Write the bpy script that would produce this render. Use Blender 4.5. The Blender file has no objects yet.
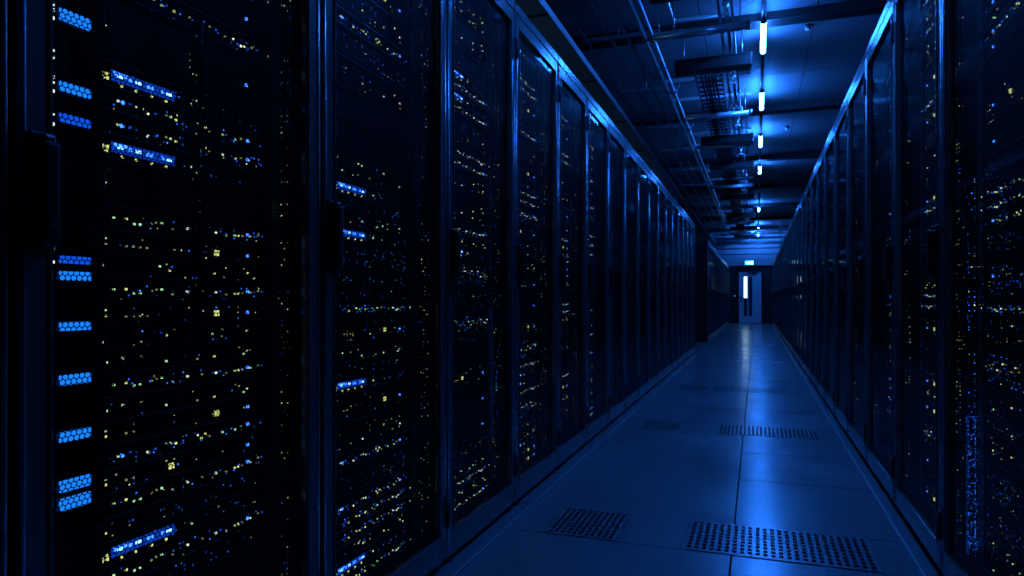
import bpy, bmesh, math, random
from mathutils import Vector, Matrix
R = random.Random(7)
sc = bpy.context.scene
C = sc.collection
PI = math.pi

# ------------------------------------------------------------------ camera numbers
FPX = 683.0
YAW = math.atan((756.5 - 512) / FPX)
CY, SY = math.cos(YAW), math.sin(YAW)
EYE = 0.83
LX = -0.907      # plane of the left doors
RX = 0.512       # plane of the right doors
END = 25.8

# ------------------------------------------------------------------ materials
def newmat(name):
    m = bpy.data.materials.new(name); m.use_nodes = True
    nt = m.node_tree; nt.nodes.clear()
    out = nt.nodes.new('ShaderNodeOutputMaterial')
    return m, nt, out

def N(nt, t, **kw):
    n = nt.nodes.new(t)
    for k, v in kw.items(): setattr(n, k, v)
    return n

def math_(nt, op, a, b=None, c=None):
    n = nt.nodes.new('ShaderNodeMath'); n.operation = op
    for i, v in enumerate((a, b, c)):
        if v is None: continue
        if isinstance(v, (int, float)): n.inputs[i].default_value = v
        else: nt.links.new(v, n.inputs[i])
    return n.outputs[0]

def plain(name, col, rough=0.5, metal=0.0, spec=0.5, noise=0.0, nscale=20.0, bump=0.0, bscale=60.0, rvar=0.0):
    m, nt, out = newmat(name)
    p = N(nt, 'ShaderNodeBsdfPrincipled')
    p.inputs['Base Color'].default_value = (*col, 1)
    p.inputs['Roughness'].default_value = rough
    p.inputs['Metallic'].default_value = metal
    p.inputs['Specular IOR Level'].default_value = spec
    tc = N(nt, 'ShaderNodeTexCoord')
    if noise > 0 or rvar > 0:
        nz = N(nt, 'ShaderNodeTexNoise'); nz.inputs['Scale'].default_value = nscale; nz.inputs['Detail'].default_value = 4
        nt.links.new(tc.outputs['Object'], nz.inputs['Vector'])
        if noise > 0:
            mx = N(nt, 'ShaderNodeMix', data_type='RGBA')
            mx.inputs[6].default_value = (*[c * (1 - noise) for c in col], 1)
            mx.inputs[7].default_value = (*[min(1, c * (1 + noise)) for c in col], 1)
            nt.links.new(nz.outputs[0], mx.inputs[0]); nt.links.new(mx.outputs[2], p.inputs['Base Color'])
        if rvar > 0:
            r = math_(nt, 'MULTIPLY_ADD', nz.outputs[0], rvar, rough - rvar / 2)
            nt.links.new(r, p.inputs['Roughness'])
    if bump > 0:
        nb = N(nt, 'ShaderNodeTexNoise'); nb.inputs['Scale'].default_value = bscale
        nt.links.new(tc.outputs['Object'], nb.inputs['Vector'])
        b = N(nt, 'ShaderNodeBump'); b.inputs['Strength'].default_value = bump; b.inputs['Distance'].default_value = 0.002
        nt.links.new(nb.outputs[0], b.inputs['Height']); nt.links.new(b.outputs[0], p.inputs['Normal'])
    nt.links.new(p.outputs[0], out.inputs[0])
    return m

def emit(name, col, strength, sample=True):
    m, nt, out = newmat(name)
    e = N(nt, 'ShaderNodeEmission'); e.inputs[0].default_value = (*col, 1); e.inputs[1].default_value = strength
    nt.links.new(e.outputs[0], out.inputs[0])
    if not sample: m.cycles.emission_sampling = 'NONE'
    return m

def hole_mask(nt, vec, s):
    """1 inside the round holes of a staggered perforation in the local YZ plane, pitch s."""
    sep = N(nt, 'ShaderNodeSeparateXYZ'); nt.links.new(vec, sep.inputs[0])
    u = math_(nt, 'DIVIDE', math_(nt, 'ADD', sep.outputs[1], sep.outputs[0]), s); v = math_(nt, 'DIVIDE', sep.outputs[2], s * 1.732)
    def dist(off):
        a = math_(nt, 'SUBTRACT', math_(nt, 'FRACT', math_(nt, 'ADD', u, 100 + off)), 0.5)
        b = math_(nt, 'MULTIPLY', math_(nt, 'SUBTRACT', math_(nt, 'FRACT', math_(nt, 'ADD', v, 100 + off)), 0.5), 1.732)
        return math_(nt, 'ADD', math_(nt, 'MULTIPLY', a, a), math_(nt, 'MULTIPLY', b, b))
    d = math_(nt, 'MINIMUM', dist(0.0), dist(0.5))
    return math_(nt, 'LESS_THAN', d, 0.425 ** 2)

def door_glass(name, pitch=None, clear=0.62, ior=1.42):
    m, nt, out = newmat(name)
    tc = N(nt, 'ShaderNodeTexCoord')
    tr = N(nt, 'ShaderNodeBsdfTransparent'); tr.inputs[0].default_value = (0.86, 0.90, 0.95, 1)
    pr = N(nt, 'ShaderNodeBsdfPrincipled'); pr.inputs['Base Color'].default_value = (0.007, 0.007, 0.008, 1)
    pr.inputs['Roughness'].default_value = 0.5; pr.inputs['Specular IOR Level'].default_value = 0.05
    mx = N(nt, 'ShaderNodeMixShader')
    if pitch:
        h = hole_mask(nt, tc.outputs['Object'], pitch)
        nt.links.new(h, mx.inputs[0])
    else:
        mx.inputs[0].default_value = clear
    nt.links.new(pr.outputs[0], mx.inputs[1]); nt.links.new(tr.outputs[0], mx.inputs[2])
    gl = N(nt, 'ShaderNodeBsdfGlossy'); gl.inputs['Roughness'].default_value = 0.035; gl.inputs[0].default_value = (0.8, 0.8, 0.8, 1)
    fr = N(nt, 'ShaderNodeFresnel'); fr.inputs[0].default_value = ior
    m2 = N(nt, 'ShaderNodeMixShader')
    nt.links.new(math_(nt, 'MULTIPLY', fr.outputs[0], 0.36), m2.inputs[0])
    nt.links.new(mx.outputs[0], m2.inputs[1]); nt.links.new(gl.outputs[0], m2.inputs[2])
    nt.links.new(m2.outputs[0], out.inputs[0])
    return m

def perforated(name, col, pitch, rough=0.35, metal=0.6):
    m, nt, out = newmat(name)
    tc = N(nt, 'ShaderNodeTexCoord')
    h = hole_mask(nt, tc.outputs['Object'], pitch)
    p = N(nt, 'ShaderNodeBsdfPrincipled')
    mx = N(nt, 'ShaderNodeMix', data_type='RGBA')
    mx.inputs[6].default_value = (*col, 1); mx.inputs[7].default_value = (0.002, 0.002, 0.002, 1)
    nt.links.new(h, mx.inputs[0]); nt.links.new(mx.outputs[2], p.inputs['Base Color'])
    p.inputs['Roughness'].default_value = rough; p.inputs['Metallic'].default_value = metal
    nt.links.new(p.outputs[0], out.inputs[0])
    return m

def speckle(name, cell_y, cell_z, density, yellow, strength, base=(0.007, 0.007, 0.008)):
    """a field of tiny port lamps and painted LED glints: a few cells of a regular grid are lit."""
    m, nt, out = newmat(name)
    tc = N(nt, 'ShaderNodeTexCoord'); oi = N(nt, 'ShaderNodeObjectInfo')
    sep = N(nt, 'ShaderNodeSeparateXYZ'); nt.links.new(tc.outputs['Object'], sep.inputs[0])
    u = math_(nt, 'DIVIDE', math_(nt, 'ADD', sep.outputs[1], sep.outputs[0]), cell_y); v = math_(nt, 'DIVIDE', sep.outputs[2], cell_z)
    cmb = N(nt, 'ShaderNodeCombineXYZ')
    nt.links.new(math_(nt, 'FLOOR', u), cmb.inputs[0]); nt.links.new(math_(nt, 'FLOOR', v), cmb.inputs[1])
    nt.links.new(math_(nt, 'MULTIPLY', oi.outputs['Random'], 971.0), cmb.inputs[2])
    wn = N(nt, 'ShaderNodeTexWhiteNoise'); wn.noise_dimensions = '3D'; nt.links.new(cmb.outputs[0], wn.inputs[0])
    sc_ = N(nt, 'ShaderNodeSeparateColor'); nt.links.new(wn.outputs['Color'], sc_.inputs[0])
    # whole columns are favoured
    cc = N(nt, 'ShaderNodeCombineXYZ'); nt.links.new(math_(nt, 'FLOOR', u), cc.inputs[0])
    wc = N(nt, 'ShaderNodeTexWhiteNoise'); nt.links.new(cc.outputs[0], wc.inputs[0])
    colfav = math_(nt, 'GREATER_THAN', wc.outputs['Value'], 0.66)
    thr = math_(nt, 'SUBTRACT', 1.0 - density, math_(nt, 'MULTIPLY', colfav, density * 2.2))
    on = math_(nt, 'GREATER_THAN', wn.outputs['Value'], thr)
    a = math_(nt, 'MULTIPLY', math_(nt, 'SUBTRACT', math_(nt, 'FRACT', u), 0.5), cell_y)
    b = math_(nt, 'MULTIPLY', math_(nt, 'SUBTRACT', math_(nt, 'FRACT', v), 0.5), cell_z)
    r2 = math_(nt, 'ADD', math_(nt, 'MULTIPLY', a, a), math_(nt, 'MULTIPLY', b, b))
    dot = math_(nt, 'LESS_THAN', r2, 0.0017 ** 2)
    power = math_(nt, 'MULTIPLY', math_(nt, 'POWER', sc_.outputs[1], 3.0), strength)
    power = math_(nt, 'MULTIPLY', math_(nt, 'MULTIPLY', on, dot), power)
    mx = N(nt, 'ShaderNodeMix', data_type='RGBA')
    mx.inputs[6].default_value = (0.02, 0.17, 1.0, 1); mx.inputs[7].default_value = (0.62, 0.72, 0.28, 1)
    nt.links.new(math_(nt, 'LESS_THAN', sc_.outputs[2], yellow), mx.inputs[0])
    p = N(nt, 'ShaderNodeBsdfPrincipled'); p.inputs['Base Color'].default_value = (*base, 1)
    p.inputs['Roughness'].default_value = 0.4; p.inputs['Specular IOR Level'].default_value = 0.2
    nt.links.new(mx.outputs[2], p.inputs['Emission Color']); nt.links.new(power, p.inputs['Emission Strength'])
    nt.links.new(p.outputs[0], out.inputs[0])
    m.cycles.emission_sampling = 'NONE'
    return m

M = {}
M['frame'] = plain('cabinet_paint', (0.20, 0.205, 0.215), 0.24, 0.72, 0.6, rvar=0.06, nscale=3)
M['body'] = plain('cabinet_shell', (0.006, 0.006, 0.007), 0.5, 0.0, 0.2)
M['handle'] = plain('handle_black', (0.010, 0.010, 0.011), 0.32, 0.0, 0.5)
M['hinge'] = plain('hinge_black', (0.004, 0.004, 0.004), 0.6)
M['steel'] = plain('dark_steel', (0.10, 0.10, 0.11), 0.32, 0.8)
M['bright_steel'] = plain('bright_conduit', (0.80, 0.81, 0.82), 0.30, 0.6, rvar=0.1, nscale=8)
M['zinc'] = plain('galvanised', (0.35, 0.36, 0.38), 0.38, 0.9, noise=0.2, nscale=30)
M['cable'] = plain('cable_sheath', (0.02, 0.02, 0.025), 0.4)
M['server'] = plain('server_case', (0.022, 0.023, 0.026), 0.32, 0.7)
M['face'] = plain('server_face', (0.007, 0.007, 0.008), 0.4, 0.1, 0.25)
M['ceil'] = plain('ceiling_panel', (0.16, 0.165, 0.175), 0.55, 0.0, 0.4, noise=0.12, nscale=1.5)
M['beam'] = plain('beam_dark', (0.012, 0.012, 0.013), 0.6)
M['box'] = plain('trunking_dark', (0.008, 0.008, 0.009), 0.45)
M['duct'] = plain('duct_grey', (0.58, 0.60, 0.58), 0.5, 0.2, noise=0.1, nscale=4)
M['wall'] = plain('wall_white', (0.55, 0.56, 0.58), 0.6, bump=0.1)
M['wall_brown'] = plain('wall_brown', (0.035, 0.026, 0.018), 0.6, bump=0.1)
M['wall_dark'] = plain('wall_dark', (0.03, 0.03, 0.032), 0.7)
M['door'] = plain('door_paint', (0.84, 0.86, 0.86), 0.45)
M['pit'] = plain('underfloor', (0.004, 0.004, 0.005), 0.9)
M['tile_edge'] = plain('tile_joint', (0.004, 0.004, 0.005), 0.9)
M['vent'] = plain('perforated_tile', (0.32, 0.33, 0.34), 0.25, 0.6)
M['edge_strip'] = plain('edge_strip', (0.5, 0.51, 0.53), 0.25, 0.4)
M['glass_mesh'] = door_glass('perforated_door', 0.0085)
M['glass'] = door_glass('smoked_door', None, 0.55)
M['perf'] = perforated('perforated_rail', (0.9, 0.9, 0.92), 0.0052, 0.45, 0.1)
M['perf_dark'] = perforated('perforated_filler', (0.02, 0.02, 0.022), 0.0065, 0.4, 0.5)
M['ports_glints_blue'] = speckle('port_lamps_glints_blue', 0.0072, 0.0078, 0.13, 0.12, 2.6)  # lit dots here paint LED glints as well as port lamps
M['ports_glints_yellow'] = speckle('port_lamps_glints_yellow', 0.0085, 0.0115, 0.09, 0.55, 1.7)
M['ports_glints_dim'] = speckle('port_lamps_glints_dim', 0.0065, 0.0065, 0.10, 0.2, 1.0)
M['painted_glints'] = speckle('painted_glint_strip', 0.0045, 0.0045, 0.42, 0.0, 1.6)  # lit dots paint reflections of the blue tubes
M['cable_lamps'] = speckle('patch_lamps', 0.008, 0.012, 0.13, 0.7, 0.9)
M['tube'] = emit('tube_blue', (0.018, 0.178, 1.0), 165.0)
M['tube_fill'] = emit('fill_tube_pale', (0.18, 0.50, 0.85), 6.5)
M['tube_off'] = plain('tube_unlit', (0.3, 0.32, 0.35), 0.3)
M['led_blue'] = emit('lamp_blue', (0.03, 0.16, 1.0), 3.2, False)
M['led_white'] = emit('lamp_blue_white', (0.2, 0.55, 1.0), 3.5, False)
M['led_dimblue'] = emit('lamp_dim_blue', (0.01, 0.10, 0.8), 0.55, False)
M['led_yellow'] = emit('lamp_yellow', (0.78, 0.80, 0.24), 1.0, False)
M['led_faint'] = emit('lamp_faint_yellow', (0.55, 0.62, 0.22), 0.35, False)
M['led_green'] = emit('lamp_green', (0.42, 0.75, 0.40), 1.1, False)
M['led_pale'] = emit('lamp_pale', (0.62, 0.72, 0.55), 1.4, False)
M['led_spill'] = emit('led_spill_blue', (0.003, 0.06, 0.60), 0.65, False)
M['glow'] = emit('backlit_cyan', (0.010, 0.22, 0.95), 1.0, False)
M['glow2'] = emit('backlit_azure', (0.004, 0.10, 0.85), 0.8, False)
M['sign'] = emit('sign_cyan', (0.02, 0.42, 0.85), 5.0)
M['sign_white'] = emit('sign_white', (0.6, 0.95, 1.0), 5.0)
M['lit_pane'] = emit('lit_pane', (0.45, 0.75, 0.95), 2.6)
M['pane'] = plain('door_glass', (0.05, 0.07, 0.09), 0.08, 0.0, 0.8)

def floor_mat():
    m, nt, out = newmat('floor_tile')
    p = N(nt, 'ShaderNodeBsdfPrincipled'); tc = N(nt, 'ShaderNodeTexCoord')
    n1 = N(nt, 'ShaderNodeTexNoise'); n1.inputs['Scale'].default_value = 1.6; n1.inputs['Detail'].default_value = 5
    nt.links.new(tc.outputs['Object'], n1.inputs['Vector'])
    r = math_(nt, 'MULTIPLY_ADD', n1.outputs[0], 0.22, 0.12)
    nt.links.new(r, p.inputs['Roughness'])
    n2 = N(nt, 'ShaderNodeTexNoise'); n2.inputs['Scale'].default_value = 420.0
    nt.links.new(tc.outputs['Object'], n2.inputs['Vector'])
    mx = N(nt, 'ShaderNodeMix', data_type='RGBA')
    mx.inputs[6].default_value = (0.13, 0.133, 0.136, 1); mx.inputs[7].default_value = (0.22, 0.223, 0.226, 1)
    nt.links.new(n2.outputs[0], mx.inputs[0]); nt.links.new(mx.outputs[2], p.inputs['Base Color'])
    p.inputs['Specular IOR Level'].default_value = 1.0; p.inputs['IOR'].default_value = 1.9
    n3 = N(nt, 'ShaderNodeTexNoise'); n3.inputs['Scale'].default_value = 3.0
    nt.links.new(tc.outputs['Object'], n3.inputs['Vector'])
    b = N(nt, 'ShaderNodeBump'); b.inputs['Strength'].default_value = 0.16; b.inputs['Distance'].default_value = 0.012
    nt.links.new(n3.outputs[0], b.inputs['Height']); nt.links.new(b.outputs[0], p.inputs['Normal'])
    nt.links.new(p.outputs[0], out.inputs[0])
    return m
M['floor'] = floor_mat()

# ------------------------------------------------------------------ mesh helpers
class MB:
    def __init__(s): s.bm = bmesh.new(); s.mats = []
    def _mi(s, m):
        if m not in s.mats: s.mats.append(m)
        return s.mats.index(m)
    def box(s, a, b, m='frame', bev=0.0, seg=2):
        a, b = Vector([min(p, q) for p, q in zip(a, b)]), Vector([max(p, q) for p, q in zip(a, b)])
        t = bmesh.new()
        bmesh.ops.create_cube(t, size=1.0)
        for v in t.verts:
            v.co = Vector([(a[i] + b[i]) / 2 + v.co[i] * (b[i] - a[i]) for i in range(3)])
        if bev > 0:
            bmesh.ops.bevel(t, geom=list(t.edges), offset=bev, segments=seg, profile=0.5, affect='EDGES')
        s._merge(t, m, bev > 0); return s
    def _merge(s, t, m, smooth=False):
        mi = s._mi(m)
        for f in t.faces: f.material_index = mi; f.smooth = False
        me = bpy.data.meshes.new('tmp'); t.to_mesh(me); t.free()
        s.bm.from_mesh(me); bpy.data.meshes.remove(me)
    def tube(s, pts, r, m='steel', n=10, caps=True):
        pts = [Vector(p) for p in pts]
        t = bmesh.new(); rings = []
        for i, p in enumerate(pts):
            d = (pts[min(i + 1, len(pts) - 1)] - pts[max(i - 1, 0)]).normalized()
            up = Vector((0, 0, 1)) if abs(d.z) < 0.9 else Vector((1, 0, 0))
            x = d.cross(up).normalized(); y = d.cross(x).normalized()
            rings.append([t.verts.new(p + x * r * math.cos(2 * PI * k / n) + y * r * math.sin(2 * PI * k / n)) for k in range(n)])
        for a, b in zip(rings, rings[1:]):
            for k in range(n): t.faces.new((a[k], a[(k + 1) % n], b[(k + 1) % n], b[k]))
        if caps: t.faces.new(rings[0]); t.faces.new(list(reversed(rings[-1])))
        mi = s._mi(m)
        bmesh.ops.recalc_face_normals(t, faces=t.faces)
        for f in t.faces: f.material_index = mi; f.smooth = len(f.verts) == 4
        me = bpy.data.meshes.new('tmp'); t.to_mesh(me); t.free()
        s.bm.from_mesh(me); bpy.data.meshes.remove(me); return s
    def mesh(s, name):
        me = bpy.data.meshes.new(name); s.bm.to_mesh(me); s.bm.free()
        for k in s.mats: me.materials.append(M[k])
        return me
    def build(s, name, parent=None, loc=None):
        return obj(name, s.mesh(name), parent, loc)

def obj(name, me, parent=None, loc=None, scale=None):
    o = bpy.data.objects.new(name, me); C.objects.link(o)
    if parent is not None: o.parent = parent
    if loc is not None: o.location = loc
    if scale is not None: o.scale = scale
    return o

def tag(o, label=None, cat=None, group=None, kind=None):
    for k, v in (('label', label), ('category', cat), ('group', group), ('kind', kind)):
        if v: o[k] = v
    return o

def boxmesh(name, a, b, m, bev=0.0, seg=2): return MB().box(a, b, m, bev, seg).mesh(name)

ORD = ['first', 'second', 'third', 'fourth', 'fifth', 'sixth', 'seventh', 'eighth', 'ninth', 'tenth', 'eleventh', 'twelfth',
       'thirteenth', 'fourteenth', 'fifteenth', 'sixteenth', 'seventeenth', 'eighteenth', 'nineteenth', 'twentieth',
       'twenty-first', 'twenty-second', 'twenty-third', 'twenty-fourth', 'twenty-fifth', 'twenty-sixth', 'twenty-seventh',
       'twenty-eighth', 'twenty-ninth', 'thirtieth', 'thirty-first', 'thirty-second', 'thirty-third', 'thirty-fourth',
       'thirty-fifth', 'thirty-sixth', 'thirty-seventh', 'thirty-eighth', 'thirty-ninth', 'fortieth', 'forty-first',
       'forty-second', 'forty-third', 'forty-fourth', 'forty-fifth', 'forty-sixth', 'forty-seventh']

# ------------------------------------------------------------------ floor and vents
PER = 2.105
vents = []   # (x0,x1,y0,y1)
for k in range(0, 3):
    y0 = 2.335 + PER * k
    if k == 2:
        vents.append((-0.700, -0.415, y0, y0 + 0.32, k, 'mid')); vents.append((-0.400, 0.380, y0, y0 + 0.32, k, 'wide')); continue
    vents.append((-0.722, -0.455, y0, y0 + 0.32, k, 'half'))
    vents.append((-0.240, 0.368, y0, y0 + 0.32, k, 'full'))
FX0, FX1, FY0, FY1 = -6.0, 4.0, -2.2, END
ys = {FY0, FY1}; seams = []
k = -2
while 2.335 + PER * k < END:
    b = 2.335 + PER * k
    for o_ in (0, 0.32, 1.0, 1.59): seams.append(b + o_)
    k += 1
seams = [s for s in seams if FY0 < s < FY1]
G = 0.006
lines_y = sorted(seams)
xseams = [-5.0, -4.4, -3.8, -3.2, -2.6, -2.0, -1.4, -0.855, -0.077, 0.476, 1.1, 1.7, 2.3, 2.9, 3.5]
bm = MB()
def rects(x0, x1, y0, y1, m, z0, z1):
    """tile rectangle cut around the vents"""
    cuts = [v for v in vents if v[0] < x1 - 1e-4 and v[1] > x0 + 1e-4 and v[2] < y1 - 0.02 and v[3] > y0 + 0.02]
    if not cuts: bm.box((x0, y0, z0), (x1, y1, z1), m); return
    xs = sorted({x0, x1, *[min(max(c, x0), x1) for v in cuts for c in v[:2]]})
    for a, b_ in zip(xs, xs[1:]):
        if b_ - a < 1e-3: continue
        mid = (a + b_) / 2
        if any(v[0] <= mid <= v[1] for v in cuts): continue
        bm.box((a, y0, z0), (b_, y1, z1), m)
gy = [FY0] + lines_y + [FY1]; gx = [FX0] + xseams + [FX1]
for a, b_ in zip(gy, gy[1:]):
    if b_ - a < 0.01: continue
    for c, d in zip(gx, gx[1:]):
        nv = len(bm.bm.verts)
        rects(c + G / 2, d - G / 2, a + G / 2, b_ - G / 2, 'floor', -0.03, 0.0)
        bm.bm.verts.ensure_lookup_table()
        tx, ty = R.uniform(-.0016, .0016), R.uniform(-.0022, .0022)
        for v in list(bm.bm.verts)[nv:]:
            if v.co.z > -.01: v.co.z = -.0016 + tx * (v.co.x - (c + d) / 2) + ty * (v.co.y - (a + b_) / 2)
bm.box((FX0, FY0, -0.45), (FX1, FY1, -0.40), 'pit')
fl = bm.build('floor'); tag(fl, kind='structure')
# seam joints: dark strip just under the tiles
jb = MB()
for s in lines_y: jb.box((FX0, s - G, -0.028), (FX1, s + G, -0.006), 'tile_edge') if not any(abs(s - v[2]) < .03 or abs(s - v[3]) < .03 for v in vents) else None
j = jb.build('trim_1'); tag(j, kind='structure')
# thin bright edge strips along both cabinet rows
for i, (x, n) in enumerate(((-0.857, 'trim_2'), (0.4755, 'trim_3'))):
    tag(MB().box((x - 0.0035, 0.2, -0.001), (x + 0.0035, END - .02, 0.003), 'edge_strip', 0.001).build(n), kind='structure')

def vent_mesh(w, d, nx, ny):
    """perforated plate with real slots, origin at its near left corner"""
    t = bmesh.new()
    mx, my = 0.012, 0.012
    cw, cd = (w - 2 * mx) / nx, (d - 2 * my) / ny
    hw, hd = cw * 0.27, cd * 0.38
    xs = [0]; ysl = [0]
    for i in range(nx): xs += [mx + (i + .5) * cw - hw, mx + (i + .5) * cw + hw]
    for i in range(ny): ysl += [my + (i + .5) * cd - hd, my + (i + .5) * cd + hd]
    xs.append(w); ysl.append(d)
    vt = {}
    for zi, z in enumerate((0.001, -0.004)):
        for i, x in enumerate(xs):
            for k_, y in enumerate(ysl): vt[i, k_, zi] = t.verts.new((x, y, z))
    hole = lambda i, k_: i % 2 == 1 and k_ % 2 == 1
    for i in range(len(xs) - 1):
        for k_ in range(len(ysl) - 1):
            if hole(i, k_):
                for (a, b_) in (((i, k_), (i + 1, k_)), ((i + 1, k_), (i + 1, k_ + 1)), ((i + 1, k_ + 1), (i, k_ + 1)), ((i, k_ + 1), (i, k_))):
                    t.faces.new((vt[(*a, 0)], vt[(*b_, 0)], vt[(*b_, 1)], vt[(*a, 1)]))
            else:
                t.faces.new((vt[i, k_, 0], vt[i + 1, k_, 0], vt[i + 1, k_ + 1, 0], vt[i, k_ + 1, 0]))
                t.faces.new((vt[i, k_ + 1, 1], vt[i + 1, k_ + 1, 1], vt[i + 1, k_, 1], vt[i, k_, 1]))
    me = bpy.data.meshes.new('vent_plate'); t.to_mesh(me); t.free(); me.materials.append(M['vent'])
    return me
vm_full, vm_half = vent_mesh(0.604, 0.316, 24, 9), vent_mesh(0.263, 0.316, 11, 9)
def vframe(w):
    b = MB()
    b.box((0, 0, -0.03), (w, 0.008, -0.005), 'steel').box((0, 0.308, -0.03), (w, 0.316, -0.005), 'steel')
    b.box((0, 0.008, -0.03), (0.008, 0.308, -0.005), 'steel').box((w - 0.008, 0.008, -0.03), (w, 0.308, -0.005), 'steel')
    return b.mesh('vent_frame')
vf_full, vf_half = vframe(0.604), vframe(0.263)
VM = {'full': (vm_full, vf_full), 'half': (vm_half, vf_half), 'mid': (vent_mesh(.281, .316, 12, 9), vframe(.281)), 'wide': (vent_mesh(.776, .316, 30, 9), vframe(.776))}
for (x0, x1, y0, y1, k, kind_) in vents:
    if k > 9: continue
    root = obj('floor_vent', None, loc=(x0 + 0.002, y0 + 0.002, 0))
    where = 'nearest the camera' if k == 0 else f'{ORD[k]} from the camera'
    if kind_ in ('full', 'wide'): lab = f'wide perforated floor vent across the aisle centre seam, {where}'
    else: lab = f'short perforated floor vent near the left cabinets, {where}'
    tag(root, lab, 'floor vent', 'perforated floor vents along the aisle')
    obj('perforated_plate', VM[kind_][0], root)
    obj('vent_frame', VM[kind_][1], root)

# ------------------------------------------------------------------ walls and ceiling
CZ = 3.24
def struct(name, b): return tag(b.build(name), kind='structure')
struct('wall_left', MB().box((FX0 - .1, FY0, 0), (FX0, END, CZ), 'wall_dark'))
struct('wall_right', MB().box((FX1, FY0, 0), (FX1 + .1, END, CZ), 'wall_dark'))
struct('wall_back', MB().box((FX0, FY0 - .1, 0), (FX1, FY0, CZ), 'wall_dark'))
DX0, DX1, DH = -0.60, 0.215, 1.87
def wx(x, d): return (x - 756.5) * CY * d / FPX
DD = 24.2
DX0, DX1 = wx(738.7, DD), wx(761.5, DD)
DH = EYE + DD * (300 - 271.5) / FPX
WZ = EYE + DD * (300 - 265.3) / FPX
b = MB()
b.box((FX0, END, 0), (DX0 - .05, END + .15, WZ), 'wall_brown').box((DX1 + .05, END, 0), (FX1, END + .15, WZ), 'wall_brown')
b.box((DX0 - .05, END, DH + .05), (DX1 + .05, END + .15, WZ), 'wall_brown')
b.box((FX0, END - .06, WZ), (FX1, END + .15, CZ), 'wall')
struct('wall_front', b)
# the lowered bulkhead beams before the end wall
# ceiling of long panels with open joints
b = MB()
cx = [-6, -4.8, -3.6, -2.4, -1.75, -1.1, -0.45, 0.47, 1.6, 2.8, 4.0]
cyl = [-2.2 + 1.43 * i for i in range(20)] + [END]
for a, c in zip(cx, cx[1:]):
    for d, e in zip(cyl, cyl[1:]):
        b.box((a + .004, d + .004, CZ), (c - .004, e - .004, CZ + .03), 'ceil')
b.box((-6, -2.2, CZ + .031), (4, END, CZ + .08), 'beam')
struct('ceiling', b)

# ------------------------------------------------------------------ end door, sign, reader
def door_y(y): return EYE + DD * (300 - y) / FPX
b = MB()
gx0, gx1 = wx(743.7, DD), wx(752.2, DD); gz0, gz1 = door_y(316.4), door_y(276.4)
Y0, Y1 = END + .03, END + .075
b.box((DX0, Y0, 0.01), (gx0, Y1, DH), 'door').box((gx1, Y0, 0.01), (DX1, Y1, DH), 'door')
b.box((gx0, Y0, 0.01), (gx1, Y1, gz0), 'door').box((gx0, Y0, gz1), (gx1, Y1, DH), 'door')
dr = b.build('door_1'); tag(dr, kind='structure')
xm0, xm1 = wx(747.1, DD), wx(748.5, DD)
MB().box((xm0, Y0 - .006, gz0), (xm1, Y1, gz1), 'door', 0.003).build('glazing_bar', dr)
zsplit = door_y(298)
MB().box((gx0, Y0 + .015, zsplit), (xm0, Y0 + .02, gz1), 'lit_pane').build('lit_pane', dr)
MB().box((gx0, Y0 + .015, gz0), (xm0, Y0 + .02, zsplit - .001), 'pane').build('dark_pane', dr)
MB().box((xm1, Y0 + .015, gz0), (gx1, Y0 + .02, gz1), 'pane').build('dark_pane', dr)
hx, hz = wx(740.7, DD), door_y(298.5)
MB().box((hx - .02, Y0 - .012, hz - .12), (hx + .025, Y0, hz + .08), 'handle', 0.004).tube([(hx, Y0 - .01, hz + .03), (hx, Y0 - .06, hz + .03), (hx + .11, Y0 - .06, hz + .03)], .011, 'handle').build('door_handle', dr)
MB().box((wx(748, DD), Y0 - .05, DH - .075), (wx(757, DD), Y0, DH - .02), 'steel', .006).build('door_closer', dr)
b = MB()
b.box((DX0 - .05, END - .012, 0), (DX0 - .004, END + .12, DH + .05), 'body', .003).box((DX1 + .004, END - .012, 0), (DX1 + .05, END + .12, DH + .05), 'body', .003)
b.box((DX0 - .004, END - .012, DH + .004), (DX1 + .004, END + .12, DH + .05), 'body', .003)
struct('trim_4', b)
rx, rz = wx(734.5, DD), door_y(296.3)
rd = MB().box((rx - .045, END - .035, rz - .07), (rx + .045, END, rz + .07), 'body', .008).build('card_reader')
tag(rd, 'small dark card reader with a blue lamp on the wall beside the door', 'card reader')
MB().box((rx - .022, END - .038, rz - .005), (rx + .022, END - .035, rz + .035), 'glow').build('status_light', rd)
sx, sz = wx(749.3, DD), door_y(262.7)
sg = obj('exit_sign', None, loc=(sx, END - .06, sz))
tag(sg, 'small glowing cyan exit sign above the white door', 'exit sign')
MB().box((-.16, -.055, -.085), (.16, 0, .085), 'body', .006).build('housing', sg)
MB().box((-.145, -.058, -.07), (.145, -.054, .07), 'sign').build('lit_face', sg)
b = MB()   # running figure heading for a doorway, and an arrow
b.box((.055, -.061, -.052), (.115, -.058, .052), 'sign_white')
b.tube([(-.01, -.060, .040), (-.01, -.0585, .041)], .011, 'sign_white')
b.tube([(-.015, -.060, .028), (-.03, -.060, -.008)], .010, 'sign_white', 6).tube([(-.03, -.060, -.008), (-.008, -.060, -.022), (-.018, -.060, -.05)], .007, 'sign_white', 6)
b.tube([(-.03, -.060, -.008), (-.048, -.060, -.03), (-.075, -.060, -.034)], .007, 'sign_white', 6).tube([(-.015, -.060, .024), (.012, -.060, .006), (.03, -.060, .014)], .005, 'sign_white', 6)
b.tube([(-.015, -.060, .024), (-.045, -.060, .018), (-.055, -.060, .0)], .005, 'sign_white', 6)
b.tube([(-.13, -.060, .0), (-.09, -.060, .0)], .006, 'sign_white', 6)
b.build('pictogram', sg)
MB().tube([(0, -.03, .085), (0, -.03, .16)], .008, 'steel').build('bracket', sg)

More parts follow.
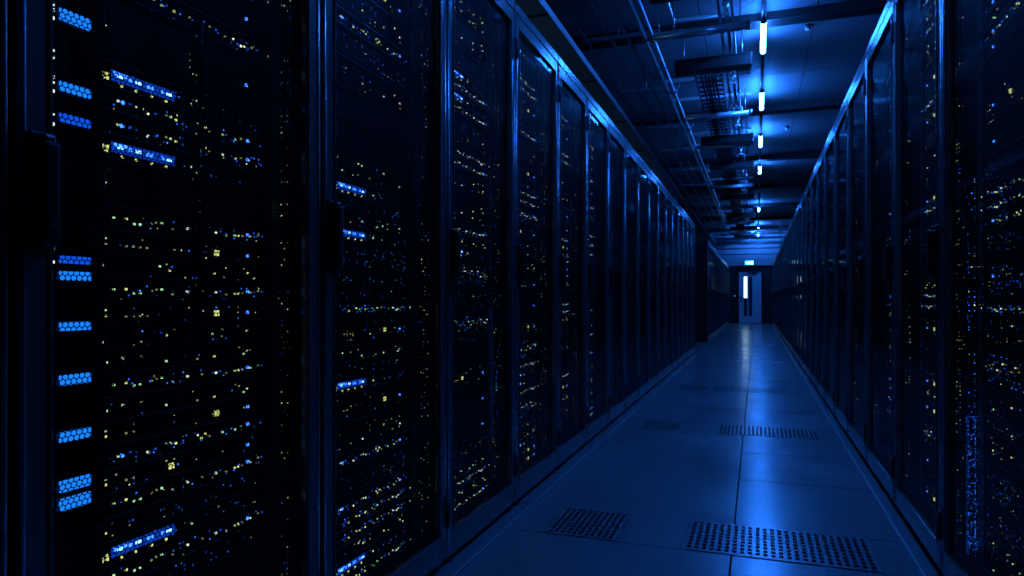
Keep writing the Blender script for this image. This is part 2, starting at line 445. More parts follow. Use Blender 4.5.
# ------------------------------------------------------------------ cabinets
STILE = 0.045
def cab_meshes(w, H, gpitch):
    """meshes of one cabinet; local: x toward the aisle (door face at 0), y along the row 0..w, z up"""
    d = {}
    gap = 0.004
    b = MB()
    D = -1.0
    b.box((D, gap, 0.03), (-.022, .016, H - .004), 'body').box((D, w - .016, 0.03), (-.022, w - gap, H - .004), 'body')
    b.box((D, .016, H - .02), (-.03, w - .016, H - .004), 'body').box((D, .016, 0.06), (-.03, w - .016, 0.075), 'body')
    b.box((D, .016, .075), (D + .02, w - .016, H - .02), 'body')
    d['shell'] = b.mesh('cabinet_shell')
    d['fascia'] = MB().box((-.03, gap, H - .040), (-.001, w - gap, H), 'frame', .003).mesh('top_fascia')
    d['plinth'] = MB().box((-.06, gap, 0.012), (-.03, w - gap, .075), 'body', .002).box((-.03, gap, 0.012), (-.012, w - gap, .03), 'frame', .002).mesh('plinth')
    d['foot'] = MB().tube([(0, 0, 0), (0, 0, .012)], .018, 'steel', 12).tube([(0, 0, .010), (0, 0, .03)], .007, 'steel', 8).mesh('levelling_foot')
    # door: two stiles, two rails with a stepped inner edge
    z0, z1 = .034, H - .045
    y0, y1 = .006, w - .006
    b = MB()
    for ya in (y0, y1 - STILE):
        b.box((-.020, ya, z0), (0, ya + STILE, z1), 'frame', .0045, 4)
        yc = ya + .006 if ya == y0 else ya + STILE - .006
        b.tube([(-.002, yc, z0 + .004), (-.002, yc, z1 - .004)], .0050, 'frame', 20)
    b.box((-.020, y0 + STILE, z1 - .05), (0, y1 - STILE, z1), 'frame', .003).box((-.020, y0 + STILE, z0), (0, y1 - STILE, z0 + .068), 'frame', .003)
    # raised bead around the opening and down the stiles
    b.box((0, y0 + STILE - .005, z0 + .066), (.0035, y0 + STILE, z1 - .048), 'frame', .001, 1).box((0, y1 - STILE, z0 + .066), (.0035, y1 - STILE + .005, z1 - .048), 'frame', .001, 1)
    b.box((0, y0 + STILE, z1 - .053), (.0035, y1 - STILE, z1 - .048), 'frame', .001, 1).box((0, y0 + STILE, z0 + .066), (.0035, y1 - STILE, z0 + .071), 'frame', .001, 1)
    d['door'] = b.mesh('door')
    d['panel'] = boxmesh('door_panel', (-.011, y0 + STILE, z0 + .068), (-.0095, y1 - STILE, z1 - .05), gpitch)
    # only one face must carry the transparency: replace with a single sheet
    t = bmesh.new()
    yy0, yy1, zz0, zz1 = y0 + STILE - .002, y1 - STILE + .002, z0 + .066, z1 - .048
    t.faces.new([t.verts.new(p) for p in ((-.010, yy0, zz0), (-.010, yy1, zz0), (-.010, yy1, zz1), (-.010, yy0, zz1))])
    me = bpy.data.meshes.new('door_panel'); t.to_mesh(me); t.free(); me.materials.append(M[gpitch]); d['panel'] = me
    # swing handle: plate, body with a chamfered top, key barrel
    b = MB()
    b.box((0, -.015, -.002), (.008, .015, .156), 'handle', .003, 3)
    b.box((.006, -.012, .002), (.031, .012, .142), 'handle', .006, 3)
    b.box((.008, -.010, .134), (.026, .010, .152), 'handle', .005, 2)
    b.tube([(.010, 0, -.001), (.022, 0, .0)], .008, 'steel', 12)
    d['handle'] = b.mesh('handle')
    d['lock'] = MB().tube([(.029, 0, 0), (.033, 0, 0)], .0065, 'steel', 14).mesh('lock_barrel')
    d['hinge'] = MB().box((-.004, -.009, 0), (.009, .009, .085), 'hinge', .003).tube([(.008, 0, .004), (.008, 0, .081)], .005, 'hinge', 10).mesh('hinge')
    d['rail'] = MB().box((-.100, w - .058, .08), (-.086, w - .020, H - .03), 'perf', .0015, 1).mesh('mounting_rail')
    d['rail2'] = MB().box((-.105, .120, .08), (-.092, .145, H - .03), 'perf_dark', .0015, 1).mesh('mounting_rail')
    return d
_cache = {}
def cabinet(side, y, w, H, pitch, label, full, group):
    key = (round(w, 3), H, pitch)
    if key not in _cache: _cache[key] = cab_meshes(w, H, pitch)
    d = _cache[key]
    root = obj('server_cabinet', None, loc=(LX if side < 0 else RX, y, 0))
    if side > 0: root.scale = (-1, 1, 1)
    tag(root, label, 'server cabinet', group)
    obj('cabinet_shell', d['shell'], root); obj('top_fascia', d['fascia'], root); obj('plinth', d['plinth'], root)
    for yy in (.05, w - .05): obj('levelling_foot', d['foot'], root, (-.02, yy, 0))
    dr = obj('door', d['door'], root)
    obj('door_panel', d['panel'], dr)
    obj('handle', d['handle'], dr, (0.0, .006 + STILE * .55, .899))
    obj('lock_barrel', d['lock'], dr, (0.0, .006 + STILE * .55, .93))
    for z in (.125, H - .235): obj('hinge', d['hinge'], dr, (0, w - .006, z))
    if full:
        obj('mounting_rail', d['rail'], root); obj('mounting_rail', d['rail2'], root)
    return root

GL = 'black cabinets in the left row'; GR = 'black cabinets in the right row'; GF = 'black cabinets in the far left row'
left_b = [-.05, .616, 1.283, 1.933, 2.573, 3.2] + [3.2 + .6 * i for i in range(1, 14)]
cabs_l = []
for i, (a, c) in enumerate(zip(left_b, left_b[1:])):
    if i == 0: lab = 'black server cabinet cut by the left edge of the picture'
    elif i == 1: lab = 'nearest black cabinet on the left with large glowing blue patches inside'
    elif i == 17: lab = 'last black cabinet of the near left row, before the cross aisle gap'
    else: lab = f'tall black server cabinet with perforated door, {ORD[i]} from the left edge in left row'
    cabs_l.append(cabinet(-1, a, c - a, 2.024, 'glass_mesh' if i < 4 else 'glass', lab, i < 8, GL))
cabs_r = []
PR = .73
HR = 2.075
for k in range(32):
    y = 1.59 + PR * k
    if y + PR > END: break
    if k == 0: lab = 'black server cabinet filling the right edge of the picture'
    elif k == 31 or y + 2 * PR > END: lab = 'last black cabinet of the right row, touching the end wall'
    else: lab = f'tall black server cabinet, {ORD[k]} from the right edge in the right row'
    cabs_r.append(cabinet(1, y if k else 1.45, PR if k else .87, HR, 'glass_mesh' if k < 2 else 'glass', lab, k < 6, GR))
cabinet(1, 1.45 - PR, PR, HR, 'glass', 'black server cabinet beside the camera just beyond the right edge', False, GR)
NF = 19
for k in range(NF):
    y = 14.2 + .6 * k
    if y + .6 > END: break
    lab = 'first cabinet past the cross aisle on the left, showing its plain side' if k == 0 else f'slim black server cabinet in the far left row, {ORD[k]} past the cross aisle'
    c = cabinet(-1, y, .6, 2.024, 'glass', lab, False, GF)

# ------------------------------------------------------------------ servers
def led_mesh(name, sy, sz, m): return boxmesh(name, (0, -sy / 2, -sz / 2), (.0025, sy / 2, sz / 2), m)
LED = {
    'b': led_mesh('status_light', .0055, .0055, 'led_blue'), 'w': led_mesh('status_light', .010, .0045, 'led_white'),
    'd': led_mesh('status_light', .0035, .0035, 'led_dimblue'), 'y': led_mesh('status_light', .0036, .0036, 'led_yellow'),
    'g': led_mesh('status_light', .0032, .0034, 'led_green'), 'p': led_mesh('status_light', .0036, .0040, 'led_pale'),
}
def quad_mesh(m):
    b = MB()
    for dy in (-.0031, .0031):
        for dz in (-.0031, .0031): b.box((0, dy - .0023, dz - .0023), (.0025, dy + .0023, dz + .0023), m)
    return b.mesh('port_light')
LED['Y'] = led_mesh('status_light', .0030, .0030, 'led_faint'); LED['q'] = quad_mesh('led_yellow')
UP = 0.039
_sm = {}
def server_meshes(W, u, typ):
    key = (W, u, typ)
    if key in _sm: return _sm[key]
    h = UP * u - .004
    b = MB(); b.box((-.45, 0, 0), (-.006, W, h), 'server', .0012, 1)
    case = b.mesh('server_case')
    b = MB()
    b.box((-.006, .004, .001), (0, W - .004, h - .001), 'face', .001, 1)
    b.box((0, .004, .0005), (.004, W - .004, .0028), 'zinc')     # lower lip catches light
    b.box((0, .004, h - .003), (.003, W - .004, h - .0008), 'server')
    if typ in ('bar', 'row'):
        n = 4
        for i in range(n + 1):
            y = W * (.20 + .62 * i / n); b.box((0, y - .0008, .003), (.003, y + .0008, h - .003), 'server')
    if typ == 'ports':
        for i in range(12):
            y = W * (.08 + .075 * i); b.box((0, y, h * .22), (.0015, y + W * .05, h * .78), 'body')
    face = b.mesh('faceplate')
    ear = MB().box((-.004, -.012, .002), (.003, .010, h - .002), 'server', .001, 1).tube([(.003, -.002, h * .25), (.012, -.002, h * .3), (.012, -.002, h * .7), (.003, -.002, h * .75)], .0018, 'server', 6).mesh('rack_ear')
    pm = {'bar': 'ports_glints_dim', 'row': 'ports_glints_blue', 'ports': 'ports_glints_yellow', 'quad': 'ports_glints_yellow', 'blank': 'ports_glints_dim', 'grille': 'perf_dark'}[typ]
    panel = boxmesh('port_panel', (0.0001, W * .04, h * .15), (.0012, W * .95, h * .85), pm)
    strip = boxmesh('led_spill_strip', (.0012, W * .05, h * .34), (.0020, W * .38, h * .82), 'led_spill')  # glowing strip paints the spill of the blue LEDs on the faceplate
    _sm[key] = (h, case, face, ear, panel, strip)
    return _sm[key]

DESC = {'bar': 'rack server with blue lamps, painted glow', 'row': 'rack server with rowed small lamps', 'ports': 'network switch with many small ports',
        'quad': 'rack server with square yellow lamp', 'blank': 'dark plain-faced rack server', 'grille': 'dark rack server with perforated face'}

def led_layout(typ, W, h, rnd):
    L = []
    m = h * .5
    if typ == 'bar':
        for f in (.065, .09, .115): L.append(('b', f, .70))
        L += [('w', .09, .62), ('b', .14, .62), ('w', .18, .62), ('b', .23, .60), ('b', .25, .60), ('b', .31, .6), ('w', .345, .58)]
        L += [('q', .02, .45), ('y', .10, .2), ('y', .17, .2), ('y', .25, .2), ('y', .33, .2), ('g', .48, .5)]
    elif typ == 'row':
        f = .02
        while f < .95:
            f += rnd.choice((.025, .03, .04, .06, .09))
            L.append((rnd.choice('yYYgpdd'), f, .4 + .25 * rnd.random()))
        if rnd.random() < .6: L.append(('b', .10, .55))
        if rnd.random() < .6: L.append(('b', .86, .6))
    elif typ == 'ports':
        for f in (.02, .34, .62, .86): L.append((rnd.choice('gyp'), f + rnd.uniform(-.01, .01), rnd.uniform(.3, .7)))
        for _ in range(5): L.append((rnd.choice('gYYd'), rnd.uniform(.03, .95), rnd.choice((.3, .7))))
    elif typ == 'quad':
        L += [('q', .36 + rnd.choice((0, .28)), .5), ('y', .02, .5), ('g', .02, .75)]
        for i in range(rnd.randint(2, 5)): L.append(('Y', .12 + .035 * i, .45))
        L.append(('b', .86, .5))
    elif typ == 'grille':
        L += [('g', .02, .5)]
        if rnd.random() < .5: L.append(('b', .85, .5))
    else:
        if rnd.random() < .7: L.append((rnd.choice('gyd'), .02, .5))
        if rnd.random() < .5: L.append((rnd.choice('gyb'), rnd.choice((.36, .62, .86)), .5))
    return L

protos = {}
def copy_tree(o, parent=None):
    c = o.copy(); C.objects.link(c)
    if parent is not None: c.parent = parent
    for ch in o.children: copy_tree(ch, c)
    return c

n_srv = 0
def make_server(W, u, typ, var, simple=False):
    key = (W, u, typ, var, simple)
    h, case, face, ear, panel, strip = server_meshes(W, u, typ)
    if key in protos:
        return copy_tree(protos[key])
    rnd = random.Random(hash((u, var)) * 31 + len(typ) * 7 + var)
    o = obj('rack_server', case)
    obj('faceplate', face, o); obj('rack_ear', ear, o, (0, 0, 0)); obj('rack_ear', ear, o, (0, W, 0))
    obj('port_panel', panel, o)
    if typ == 'bar': obj('led_spill_strip', strip, o)
    for (k, f, zf) in led_layout(typ, W, h, rnd):
        obj('status_light' if k != 'q' else 'port_light', LED[k], o, (.001, f * W, zf * h))
    protos[key] = o
    return o

def fill(cab, side, ybase, w, H, W, off, name, seq=None, grp=''):
    """stack servers in one cabinet; seq gives explicit (units, type) from the bottom up"""
    global n_srv
    z = .085; items = []
    rnd = random.Random(int(ybase * 1000) + (5 if side > 0 else 0))
    i = 0
    while z < H - .10:
        if seq and i < len(seq): u, t = seq[i]
        else:
            u = rnd.choice((1, 1, 1, 1, 2, 2, 3)) if not seq else rnd.choice((2, 3))
            t = rnd.choice(('row', 'ports', 'quad', 'bar', 'row', 'ports', 'row', 'blank', 'row')) if u == 1 else rnd.choice(('ports', 'blank', 'row', 'quad', 'grille'))
        if z + u * UP > H - .05: break
        items.append((z, u, t)); z += u * UP; i += 1
    n = len(items)
    for j, (z, u, t) in enumerate(items):
        o = make_server(W, u, t, rnd.randint(0, 2))
        o.location = ((LX - .085) if side < 0 else (RX + .085), ybase + off, z)
        o.scale = (1 if side < 0 else -1, 1, 1)
        tag(o, f'{DESC[t]}, {ORD[n - 1 - j]} from the top in {name}', 'server', 'servers racked in ' + name)
        n_srv += 1
    return items

# nearest left cabinet: order of units read off the photo (bottom, z=.085, upward)
near = [(2, 'grille'), (2, 'blank'), (2, 'grille'), (1, 'blank'), (1, 'row'), (1, 'bar'), (1, 'blank'), (1, 'row'), (1, 'quad'), (1, 'row'), (1, 'quad'),
        (1, 'ports'), (1, 'row'), (1, 'ports'), (1, 'ports'), (1, 'quad'), (1, 'row'), (1, 'ports'), (1, 'quad'), (1, 'row'), (2, 'grille'), (1, 'bar'), (1, 'row'),
        (1, 'row'), (1, 'bar'), (3, 'grille'), (1, 'row'), (2, 'grille'), (1, 'row'), (2, 'blank')]
names_l = {1: 'nearest left cabinet', 2: 'second left cabinet', 3: 'third left cabinet', 4: 'fourth left cabinet', 5: 'fifth left cabinet', 6: 'sixth left cabinet'}
for i in range(1, 7):
    a, c = left_b[i], left_b[i + 1]
    fill(cabs_l[i], -1, a, c - a, 2.024, .37 if i > 4 else .39, .193 if i == 1 else .165 if i < 5 else .155, names_l[i], near if i == 1 else None)
names_r = {0: 'nearest right cabinet', 1: 'second right cabinet', 2: 'third right cabinet', 3: 'fourth right cabinet'}
for k in range(4):
    fill(cabs_r[k], 1, 1.59 + PR * k if k else 1.45, PR, HR, .48 if k else .60, .165 if k else .185, names_r[k])
print('servers', n_srv)

# details inside the nearest left cabinet
def at(x, y, X):
    u = (x - 512) / FPX
    t = X / (-SY + u * CY)
    return t * (CY + u * SY), EYE + t * (300 - y) / FPX
PX = -0.991
c1 = cabs_l[1]
for i, (y0, y1, m) in enumerate([(7, 20, 'glow'), (80, 91, 'glow'), (112, 122, 'glow2'), (255, 264, 'glow2'), (270.5, 281, 'glow'), (321.5, 332, 'glow'),
                  (375, 387, 'glow'), (432, 444, 'glow'), (481, 494, 'glow'), (499, 513, 'glow')]):
    Ya, za = at(58.5, y0, PX); _, zb = at(58, y1, PX); Yb, _ = at(88.8, y0, PX)
    b = MB().box((0, 0, .0015), (.006, Yb - Ya, za - zb - .001), m, .001, 1)
    o = b.build('backlit_vent', c1, (PX - LX, Ya - left_b[1], zb))
    MB().box((-.02, -.004, -.004), (-.0005, Yb - Ya + .002, za - zb + .004), 'server').build('housing', o)
for y in (4, 10, 18, 51, 57, 77, 83, 91, 115, 124, 232, 240, 248, 262):
    Y, z = at(52.3, y, PX + .02)
    obj('rail_light', LED['p'], c1, (PX + .02 - LX, Y - left_b[1], z), (1, 1, 1.1))
Y, z = at(52, 100, PX)
MB().box((-.084, .090, .12), (-.074, .102, 1.95), 'server', .002, 1).build('light_rail', c1)
# bright single lamps seen against the dark: on the vertical strip by the far rail
rl = random.Random(3)
def cablebundle(cab, y, x, r, n, z0, z1, m, seed):
    rn = random.Random(seed); b = MB()
    for i in range(n):
        ox, oy = rn.uniform(-r, r), rn.uniform(-r, r)
        pts = [(x + ox + rn.uniform(-.004, .004), y + oy + rn.uniform(-.005, .005), z0 + (z1 - z0) * t / 14) for t in range(15)]
        b.tube(pts, .0042, m, 6)
    return b.build('cable_bundle', cab)
for i in (1, 2, 3, 4, 5):
    w = left_b[i + 1] - left_b[i]
    cablebundle(cabs_l[i], w - .05, -.06, .012, 5, .12, 1.92, 'cable_lamps', i)
    cablebundle(cabs_l[i], .085, -.13, .018, 6, .10, 1.95, 'cable', i + 50)
cablebundle(cabs_l[1], .37, -.058, .006, 4, .75, 1.34, 'cable_lamps', 90)
for k in (0, 1, 2, 3):
    cablebundle(cabs_r[k], (PR if k else .87) - .035, -.040, .007, 4, .12, 2.0, 'cable_lamps', k + 20)
    cablebundle(cabs_r[k], .085, -.13, .018, 6, .10, 1.95, 'cable', k + 70)
# tube glints painted as lit dots low in the nearest right cabinet, same dots in the third left one
MB().box((-.080, .87 - .047, .10), (-.056, .87 - .022, .50), 'painted_glints', .004).box((-.078, .87 - .045, .5), (-.058, .87 - .024, 1.2), 'ports_glints_blue', .003).build('painted_glint_strip', cabs_r[0])
MB().box((-.075, .62, .25), (-.060, .637, .80), 'painted_glints', .003).build('painted_glint_strip', cabs_l[3]) if left_b[4] - left_b[3] > .66 else \
    MB().box((-.075, .600, .25), (-.060, .617, .80), 'painted_glints', .003).build('painted_glint_strip', cabs_l[3])

# the rest of the servers, far down the rows
b = MB(); rs = random.Random(11)
for i in range(7, 18):
    a, c = left_b[i], left_b[i + 1]; z = .085
    while z < 1.9:
        u = rs.choice((1, 2, 3)); h = UP * u - .004; x = LX - .085
        b.box((x - .3, a + .15, z), (x, c - .065, z + h), 'server')
        b.box((x, a + .155, z + .002), (x + .002, c - .072, z + h - .002), rs.choice(('ports_glints_blue', 'ports_glints_blue', 'ports_glints_yellow', 'ports_glints_dim')))
        for f in (.2, .28, .36, .55, .75):
            if rs.random() < .7:
                b.box((x + .002, a + f * .6, z + h * .4), (x + .004, a + f * .6 + .006, z + h * .4 + .006), rs.choice(('led_blue', 'led_blue', 'led_yellow', 'led_green', 'led_dimblue')))
        z += UP * u
for k in range(4, 20):
    a = 1.59 + PR * k; c = a + PR; z = .085
    while z < 1.9:
        u = rs.choice((1, 2, 3)); h = UP * u - .004; x = RX + .085
        b.box((x, a + .15, z), (x + .3, c - .065, z + h), 'server')
        b.box((x - .002, a + .155, z + .002), (x, c - .08, z + h - .002), rs.choice(('ports_glints_blue', 'ports_glints_blue', 'ports_glints_yellow', 'ports_glints_dim')))
        for f in (.2, .28, .36, .55, .75):
            if rs.random() < .3:
                b.box((x - .004, a + f * .7, z + h * .4), (x - .002, a + f * .7 + .006, z + h * .4 + .006), rs.choice(('led_blue', 'led_yellow', 'led_green', 'led_dimblue')))
        z += UP * u
tag(b.build('rack_servers'), 'many small lit servers behind the doors of the distant cabinets', 'servers', kind='stuff')

# ------------------------------------------------------------------ ceiling things
TZ = EYE + 2.26
TX = 0.055
tubes = [(-.3, 0), (1.75, 1), (3.8, 1), (5.9, 1), (7.87, 1), (9.95, 1), (12.2, 1), (14.6, 0), (17.7, 1), (20.2, 0), (22.5, 1), (24.7, 1)]
TL = .72
m_on = MB().tube([(0, 0, 0), (0, TL, 0)], .022, 'tube', 16).mesh('light_tube')
m_off = MB().tube([(0, 0, 0), (0, TL, 0)], .022, 'tube_off', 16).mesh('light_tube')
m_cap = MB().tube([(0, -.02, 0), (0, 0.002, 0)], .025, 'steel', 14).mesh('end_cap')
m_clip = MB().box((-.014, -.012, .015), (.014, .012, .055), 'steel', .002).mesh('mounting_clip')
nlit = 0; noff = 0
for (y, on) in tubes:
    root = obj('tube_light', None, loc=(TX, y, TZ))
    if on:
        lab = f'glowing blue ceiling tube light, {ORD[max(nlit - 2, 0)]} of the lit ones seen from the camera' if nlit >= 2 else \
            ('blue ceiling tube light overhead near the camera, just above the picture' if nlit == 1 else 'blue ceiling tube light straight above the camera')
        nlit += 1
    else:
        lab = ['unlit ceiling tube behind the camera', 'unlit tube in the ceiling line after the fourth lit one', 'unlit tube in the ceiling line before the last lit one'][noff]; noff += 1
    tag(root, lab, 'light', 'tube lights in one line along the ceiling')
    obj('light_tube', m_on if on else m_off, root)
    obj('end_cap', m_cap, root); e = obj('end_cap', m_cap, root, (0, TL + .018, 0))
    for yy in (.08, TL - .08): obj('mounting_clip', m_clip, root, (0, yy, 0))
# carrier rail
b = MB().box((TX - .016, -1.5, TZ + .056), (TX + .016, END - .1, TZ + .078), 'steel', .003)
rail = b.build('lighting_rail'); tag(rail, 'long thin metal rail carrying the line of blue tube lights', 'rail')
b = MB().tube([(TX, 0, TZ + .01), (TX, 0, TZ + .01 + .0001)], .001, 'steel', 4)
segs = sorted(tubes)
for (y, _), (y2, _) in zip(segs, segs[1:]):
    MB().tube([(TX, y + TL + .03, TZ + .004), (TX, (y + TL + y2) / 2, TZ - .006), (TX, y2 - .03, TZ + .004)], .011, 'steel', 10).build('link_conduit', rail)

m_dim = MB().tube([(0, 0, 0), (0, TL, 0)], .022, 'tube_fill', 16).mesh('light_tube')  # tube of the added fill lamps
for i, y in enumerate((1.5, 4.5, 7.5, 10.0)):  # added unseen fill lamps, they brighten the underside of the left tray
    root = obj('fill_lamp', None, loc=(-2.75, y, 2.35))
    tag(root, 'added dim fill tube lighting the tray underside, hidden behind the left cabinets', 'light', 'added fill lamps behind the left cabinets')
    obj('light_tube', m_dim, root); obj('end_cap', m_cap, root); obj('end_cap', m_cap, root, (0, TL + .018, 0))  # tube and caps of the added fill lamp
    for yy in (.08, TL - .08): MB().tube([(0, yy, .02), (0, yy, CZ - 2.35)], .005, 'zinc', 8).build('hanger_rod', root)
BZ = EYE + 2.335
beams = [0.2, 3.15, 6.17, 9.1, 12.2, 15.2, 18.2, 21.2, 24.2]
bmesh_ = MB().box((-6, -.075, 0), (4, .075, .075), 'beam', .004).box((-6, -.085, 0), (4, .085, .008), 'beam').mesh('ceiling_beam')
for i, y in enumerate(beams):
    o = obj('ceiling_beam', bmesh_, loc=(0, y, BZ))
    lab = ('dark ceiling beam behind the top of the picture, closest overhead' if i == 0 else 'dark ceiling beam just above the top edge of picture' if i == 1 else
           f'dark wide ceiling beam crossing the aisle, {ORD[i-2]} below the top of the picture')
    tag(o, lab, 'beam', 'dark beams across the ceiling')
# minor ribs between the beams
ribm = MB().box((-.95, -.014, .01), (-.06, .014, .045), 'duct', .002).mesh('ceiling_rib')
ribs = [5.0, 7.6, 8.35, 10.1, 10.9, 13.1, 14.1, 16.2, 17.1, 19.3, 20.2, 22.3, 23.2]
for i, y in enumerate(ribs):
    o = obj('ceiling_rib', ribm, loc=(0, y, CZ - .048))
    tag(o, f'thin dark rib across the ceiling panels, {ORD[i]} from the camera', 'rib', 'thin ribs across the ceiling')

# pair of long bright pipes
PZ = EYE + 2.26
for x, r, lab in ((-.775, .017, 'long bright steel pipe under the ceiling, the left one of the pair'), (-.835 + .115, .017, 'long bright steel pipe under the ceiling, the right one of the pair')):
    pass
for xx, r, lab in ((-.900, .020, 'long bright steel pipe under the ceiling, the left thicker one of the pair'), (-.838, .014, 'long bright steel pipe under the ceiling, the right thinner one of the pair')):
    p = MB().tube([(xx, -1.5 + 1.0 * i, PZ) for i in range(28)], r, 'bright_steel', 14).build('ceiling_pipe')
    tag(p, lab, 'pipe', 'pair of bright pipes')
    cm = MB().tube([(0, -.02, 0), (0, .02, 0)], r + .004, 'zinc', 14).mesh('coupling')
    for i in range(13): obj('coupling', cm, p, (xx, .9 + 1.95 * i, PZ))
# cross channels on the left with hanger rods
ch = MB().box((-1.45, -.017, 0), (-.78, .017, .034), 'zinc', .002).mesh('channel')
rod = MB().tube([(0, 0, 0), (0, 0, CZ - PZ - .05)], .005, 'zinc', 8).mesh('hanger_rod')
clamp = MB().box((-.03, -.02, -.05), (.03, .02, 0.002), 'zinc', .003).mesh('pipe_clamp')
chs = [2.9, 4.4, 5.95, 7.55, 9.25, 10.7, 12.4, 14.1, 15.8, 17.5, 19.2, 20.9, 22.6, 24.3]
for i, y in enumerate(chs):
    root = obj('support_channel', None, loc=(0, y, PZ + .028))
    tag(root, f'metal cross channel holding the pipe pair and left rails, {ORD[i]} from the camera', 'channel', 'cross channels at the left of the ceiling')
    obj('channel', ch, root)
    for x in (-1.44, -1.14, -.79): obj('hanger_rod', rod, root, (x, 0, .034))
    for x in (-.900, -.838): obj('pipe_clamp', clamp, root, (x, 0, 0))
# longitudinal conduits on the left of the pipes
for j, (x, z, r, lab) in enumerate(((-1.40, 3.098, .012, 'thin conduit under the ceiling nearest the wide left tray'), (-1.19, 3.10, .010, 'thin conduit under the ceiling between two others at left'), (-1.05, 3.098, .012, 'thin conduit under the ceiling closest left of the pipe pair'))):
    tag(MB().tube([(x, -1.5, z), (x, 10, z), (x, END - .1, z)], r, 'zinc', 10).build('ceiling_conduit'), lab, 'conduit', 'thin conduits at the left')
# wide tray over the left row
b = MB().box((-2.05, -1.5, 2.86), (-1.395, END - .2, 2.87), 'duct').box((-1.405, -1.5, 2.87), (-1.395, END - .2, 2.93), 'duct', .002).box((-2.05, -1.5, 2.87), (-2.04, END - .2, 2.93), 'duct')
b.box((-1.398, -1.5, 2.856), (-1.388, END - .2, 2.866), 'zinc', .002)
tr = b.build('cable_tray'); tag(tr, 'wide grey cable tray running above the left cabinets', 'cable tray')
jm = MB().box((-2.05, -.01, 2.852), (-1.39, .01, 2.8605), 'box').mesh('tray_joint')
for y in [3.1 + 1.55 * i for i in range(14)]: obj('tray_joint', jm, tr, (0, y, 0))
hm = MB().tube([(-1.475, 0, 2.87), (-1.475, 0, CZ)], .006, 'zinc', 8).mesh('hanger_rod')
for y in [1.7 + 1.55 * i for i in range(15)]: obj('hanger_rod', hm, tr, (0, y, 0))
# duct over the right row
b = MB().box((1.0, -1.5, 2.95), (1.75, END - .1, 3.235), 'box', .01)
dk = b.build('air_duct'); tag(dk, 'dark rectangular duct running above the right cabinets', 'duct')
fm = MB().box((.985, -.02, 2.935), (1.765, .02, 3.2355), 'box', .003).mesh('duct_flange')
for y in [1.5 + 2.4 * i for i in range(10)]: obj('duct_flange', fm, dk, (0, y, 0))
# thin rail running on the left edge of the right duct
tag(MB().tube([(.93, -1.5, 2.93), (.93, END - .1, 2.93)], .008, 'zinc', 8).build('ceiling_conduit'), 'thin conduit running along the foot of the dark duct at right', 'conduit')

# transverse trunking boxes and silver conduits ending left of the lamps
cross = [(4.75, 'box'), (6.38, 'box'), (5.55, 'pipe'), (8.15, 'pipe'), (9.45, 'box'), (9.75, 'pipe'), (11.3, 'box'), (13.3, 'pipe'), (14.8, 'box'), (16.4, 'pipe'), (18.0, 'box'), (19.6, 'pipe'), (21.2, 'box'), (22.6, 'pipe'), (23.8, 'box')]
KZ = EYE + 2.06
bx_m = MB().box((-.70, -.07, 0), (-.05, .07, .10), 'box', .006).box((-.70, -.078, .092), (-.045, .078, .104), 'box', .002).mesh('trunking_body')
cap_m = MB().box((-.052, -.074, -.004), (-.036, .074, .106), 'steel', .003).mesh('end_plate')
pp_m = MB().tube([(-.78, 0, .03), (-.06, 0, .03)], .032, 'bright_steel', 16).mesh('duct_pipe')
pc_m = MB().tube([(-.075, 0, .03), (-.045, 0, .03)], .037, 'zinc', 16).mesh('end_plate')
rod2 = MB().tube([(0, 0, 0), (0, 0, CZ - KZ - .1)], .005, 'zinc', 8).mesh('hanger_rod')
nb = npi = 0
for (y, kd) in sorted(cross):
    if kd == 'box':
        root = obj('trunking_box', None, loc=(0, y, KZ)); tag(root, f'short dark trunking box across the ceiling left of the lamps, {ORD[nb]} from the camera', 'trunking', 'dark trunking boxes left of the lamps'); nb += 1
        obj('trunking_body', bx_m, root); obj('end_plate', cap_m, root)
    else:
        root = obj('cross_pipe', None, loc=(0, y, KZ + .02)); tag(root, f'short silver pipe across the ceiling left of the lamps, {ORD[npi]} from the camera', 'pipe', 'silver cross pipes left of the lamps'); npi += 1
        obj('duct_pipe', pp_m, root); obj('end_plate', pc_m, root)
    for x in (-.62, -.12): obj('hanger_rod', rod2, root, (x, 0, .06 if kd == 'pipe' else .1))

# sprinkler and valve run: a knotty pipe bundle just left of the lamps
b = MB()
for x, r in ((-.27, .010), (-.215, .013), (-.175, .008)):
    b.tube([(x, 4.7, KZ + .14), (x, 12, KZ + .14), (x, END - .2, KZ + .14)], r, 'zinc', 10)
vr = b.build('pipe_run'); tag(vr, 'bundle of three thin pipes with many fittings left of the lamp line', 'pipe run')
f1 = MB().box((-.30, -.02, .105), (-.15, .02, .175), 'zinc', .004).tube([(-.235, 0, .08), (-.235, 0, .13)], .018, 'bright_steel', 10).mesh('pipe_fitting')
f2 = MB().tube([(-.215, -.04, .14), (-.215, .04, .14)], .026, 'bright_steel', 12).tube([(-.215, 0, .14), (-.215, 0, .06)], .010, 'bright_steel', 8).box((-.245, -.012, .045), (-.185, .012, .062), 'bright_steel', .003).mesh('valve')
f3 = MB().tube([(-.175, -.03, .14), (-.175, .03, .14)], .016, 'bright_steel', 10).tube([(-.27, -.03, .14), (-.27, .03, .14)], .018, 'bright_steel', 10).mesh('pipe_fitting')
yy = 4.75; i = 0
while yy < 24.5:
    if any(abs(yy - q) < .15 for q, _ in cross): yy += .16; continue
    obj(('pipe_fitting', 'valve', 'pipe_fitting')[i % 3], (f1, f2, f3)[i % 3], vr, (0, yy, KZ)); yy += .37 + .2 * ((i * 7) % 3); i += 1
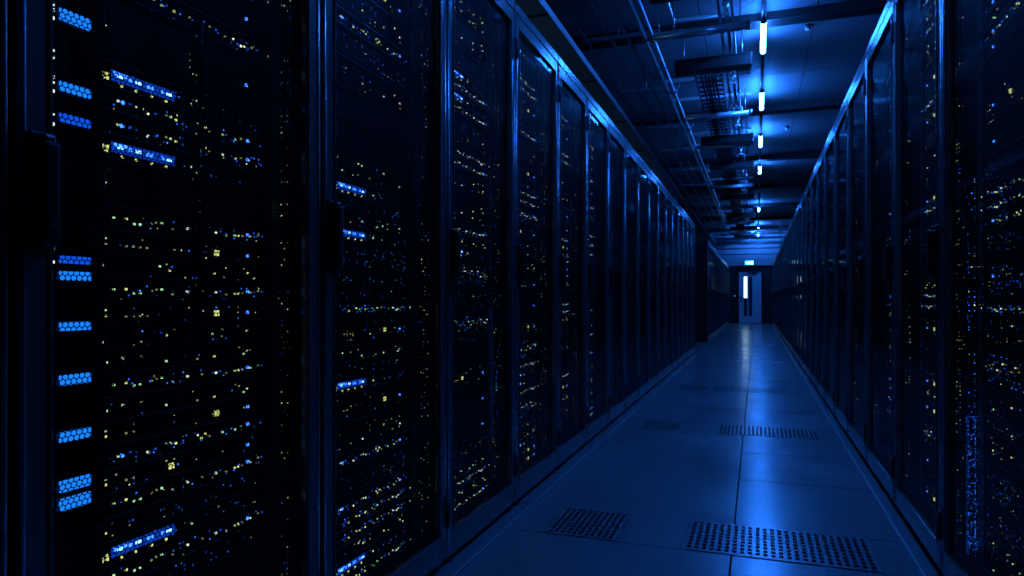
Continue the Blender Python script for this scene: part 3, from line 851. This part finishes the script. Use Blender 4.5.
# ladder tray
b = MB().box((-.575, 6.95, 3.02), (-.563, END - .3, 3.06), 'steel', .002).box((-.325, 6.95, 3.02), (-.313, END - .3, 3.06), 'steel', .002)
y = 7.0
while y < END - .4: b.box((-.563, y, 3.028), (-.325, y + .02, 3.042), 'steel'); y += .16
for q, x in enumerate((-.52, -.49, -.46, -.42, -.38)):
    b.tube([(x + .012 * math.sin(q + t * 1.7), 7.0 + t * 1.5, 3.052) for t in range(13)], .011, 'cable', 8)
tag(b.build('ladder_tray'), 'narrow ladder cable tray hung under the ceiling between pipes and lamps', 'cable tray')
# bent conduit at the top of the picture
Zc = 3.16
tag(MB().tube([(-.655, 2.6, Zc), (-.655, 5.72, Zc), (-.648, 5.79, Zc), (-.62, 5.82, Zc), (-.30, 5.82, Zc)], .014, 'bright_steel', 12).build('bent_conduit'), 'bright conduit with a right-angle bend beside the pipe pair', 'conduit')
# sensors on the ceiling right of the lamps
for i, (x, y) in enumerate(((.42, 6.5), (.40, 10.2), (.42, 14.0))):
    o = MB().tube([(x, y, CZ - .035), (x, y, CZ)], .03, 'steel', 14).tube([(x, y, CZ - .05), (x, y, CZ - .034)], .018, 'wall', 12).build('smoke_detector')
    tag(o, f'small round ceiling detector right of the lamps, {ORD[i]} from the camera', 'detector', 'round ceiling detectors')
# low cross bars near the end wall
for i, (y, z, x0, x1) in enumerate(((25.35, 2.62, -1.3, .95), (25.0, 2.80, -1.3, .95), (22.9, 2.9, -1.3, .95), (21.3, 2.88, -1.3, .95), (25.5, 2.42, -1.3, .95), (24.6, 2.56, -1.3, .95), (23.4, 2.62, -1.2, .9), (21.9, 2.68, -1.2, .9))):
    root = obj('cross_bar', None, loc=(0, y, z)); tag(root, f'low metal cross bar before the end wall, {ORD[i]} from the wall', 'bar', 'low cross bars before the end wall')
    MB().box((x0, -.02, 0), (x1, .02, .05), 'zinc', .003).build('bar', root)
    for x in (x0 + .2, x1 - .2): MB().tube([(x, 0, .05), (x, 0, CZ - z)], .006, 'zinc', 8).build('hanger_rod', root)

# ------------------------------------------------------------------ world, camera, view
w = bpy.data.worlds.new('World'); sc.world = w; w.use_nodes = True
w.node_tree.nodes['Background'].inputs[0].default_value = (0.0, 0.05, 0.12, 1)
w.node_tree.nodes['Background'].inputs[1].default_value = 0.05
cam = bpy.data.cameras.new('camera'); co = bpy.data.objects.new('camera', cam); C.objects.link(co)
cam.sensor_width = 36; cam.lens = FPX / 1024 * 36; cam.clip_start = .01; cam.clip_end = 100
cam.shift_y = 12 / 1024
co.location = (0, 0, EYE); co.rotation_euler = (PI / 2, 0, YAW)
sc.camera = co
vs = sc.view_settings
vs.view_transform = 'Standard'; vs.look = 'None'; vs.exposure = 0.22; vs.gamma = 1.0; vs.use_curve_mapping = False
cy = sc.cycles
cy.max_bounces = 8; cy.transparent_max_bounces = 16; cy.glossy_bounces = 4; cy.diffuse_bounces = 3
cy.sample_clamp_indirect = 3.0; cy.caustics_reflective = True; cy.blur_glossy = 0.5
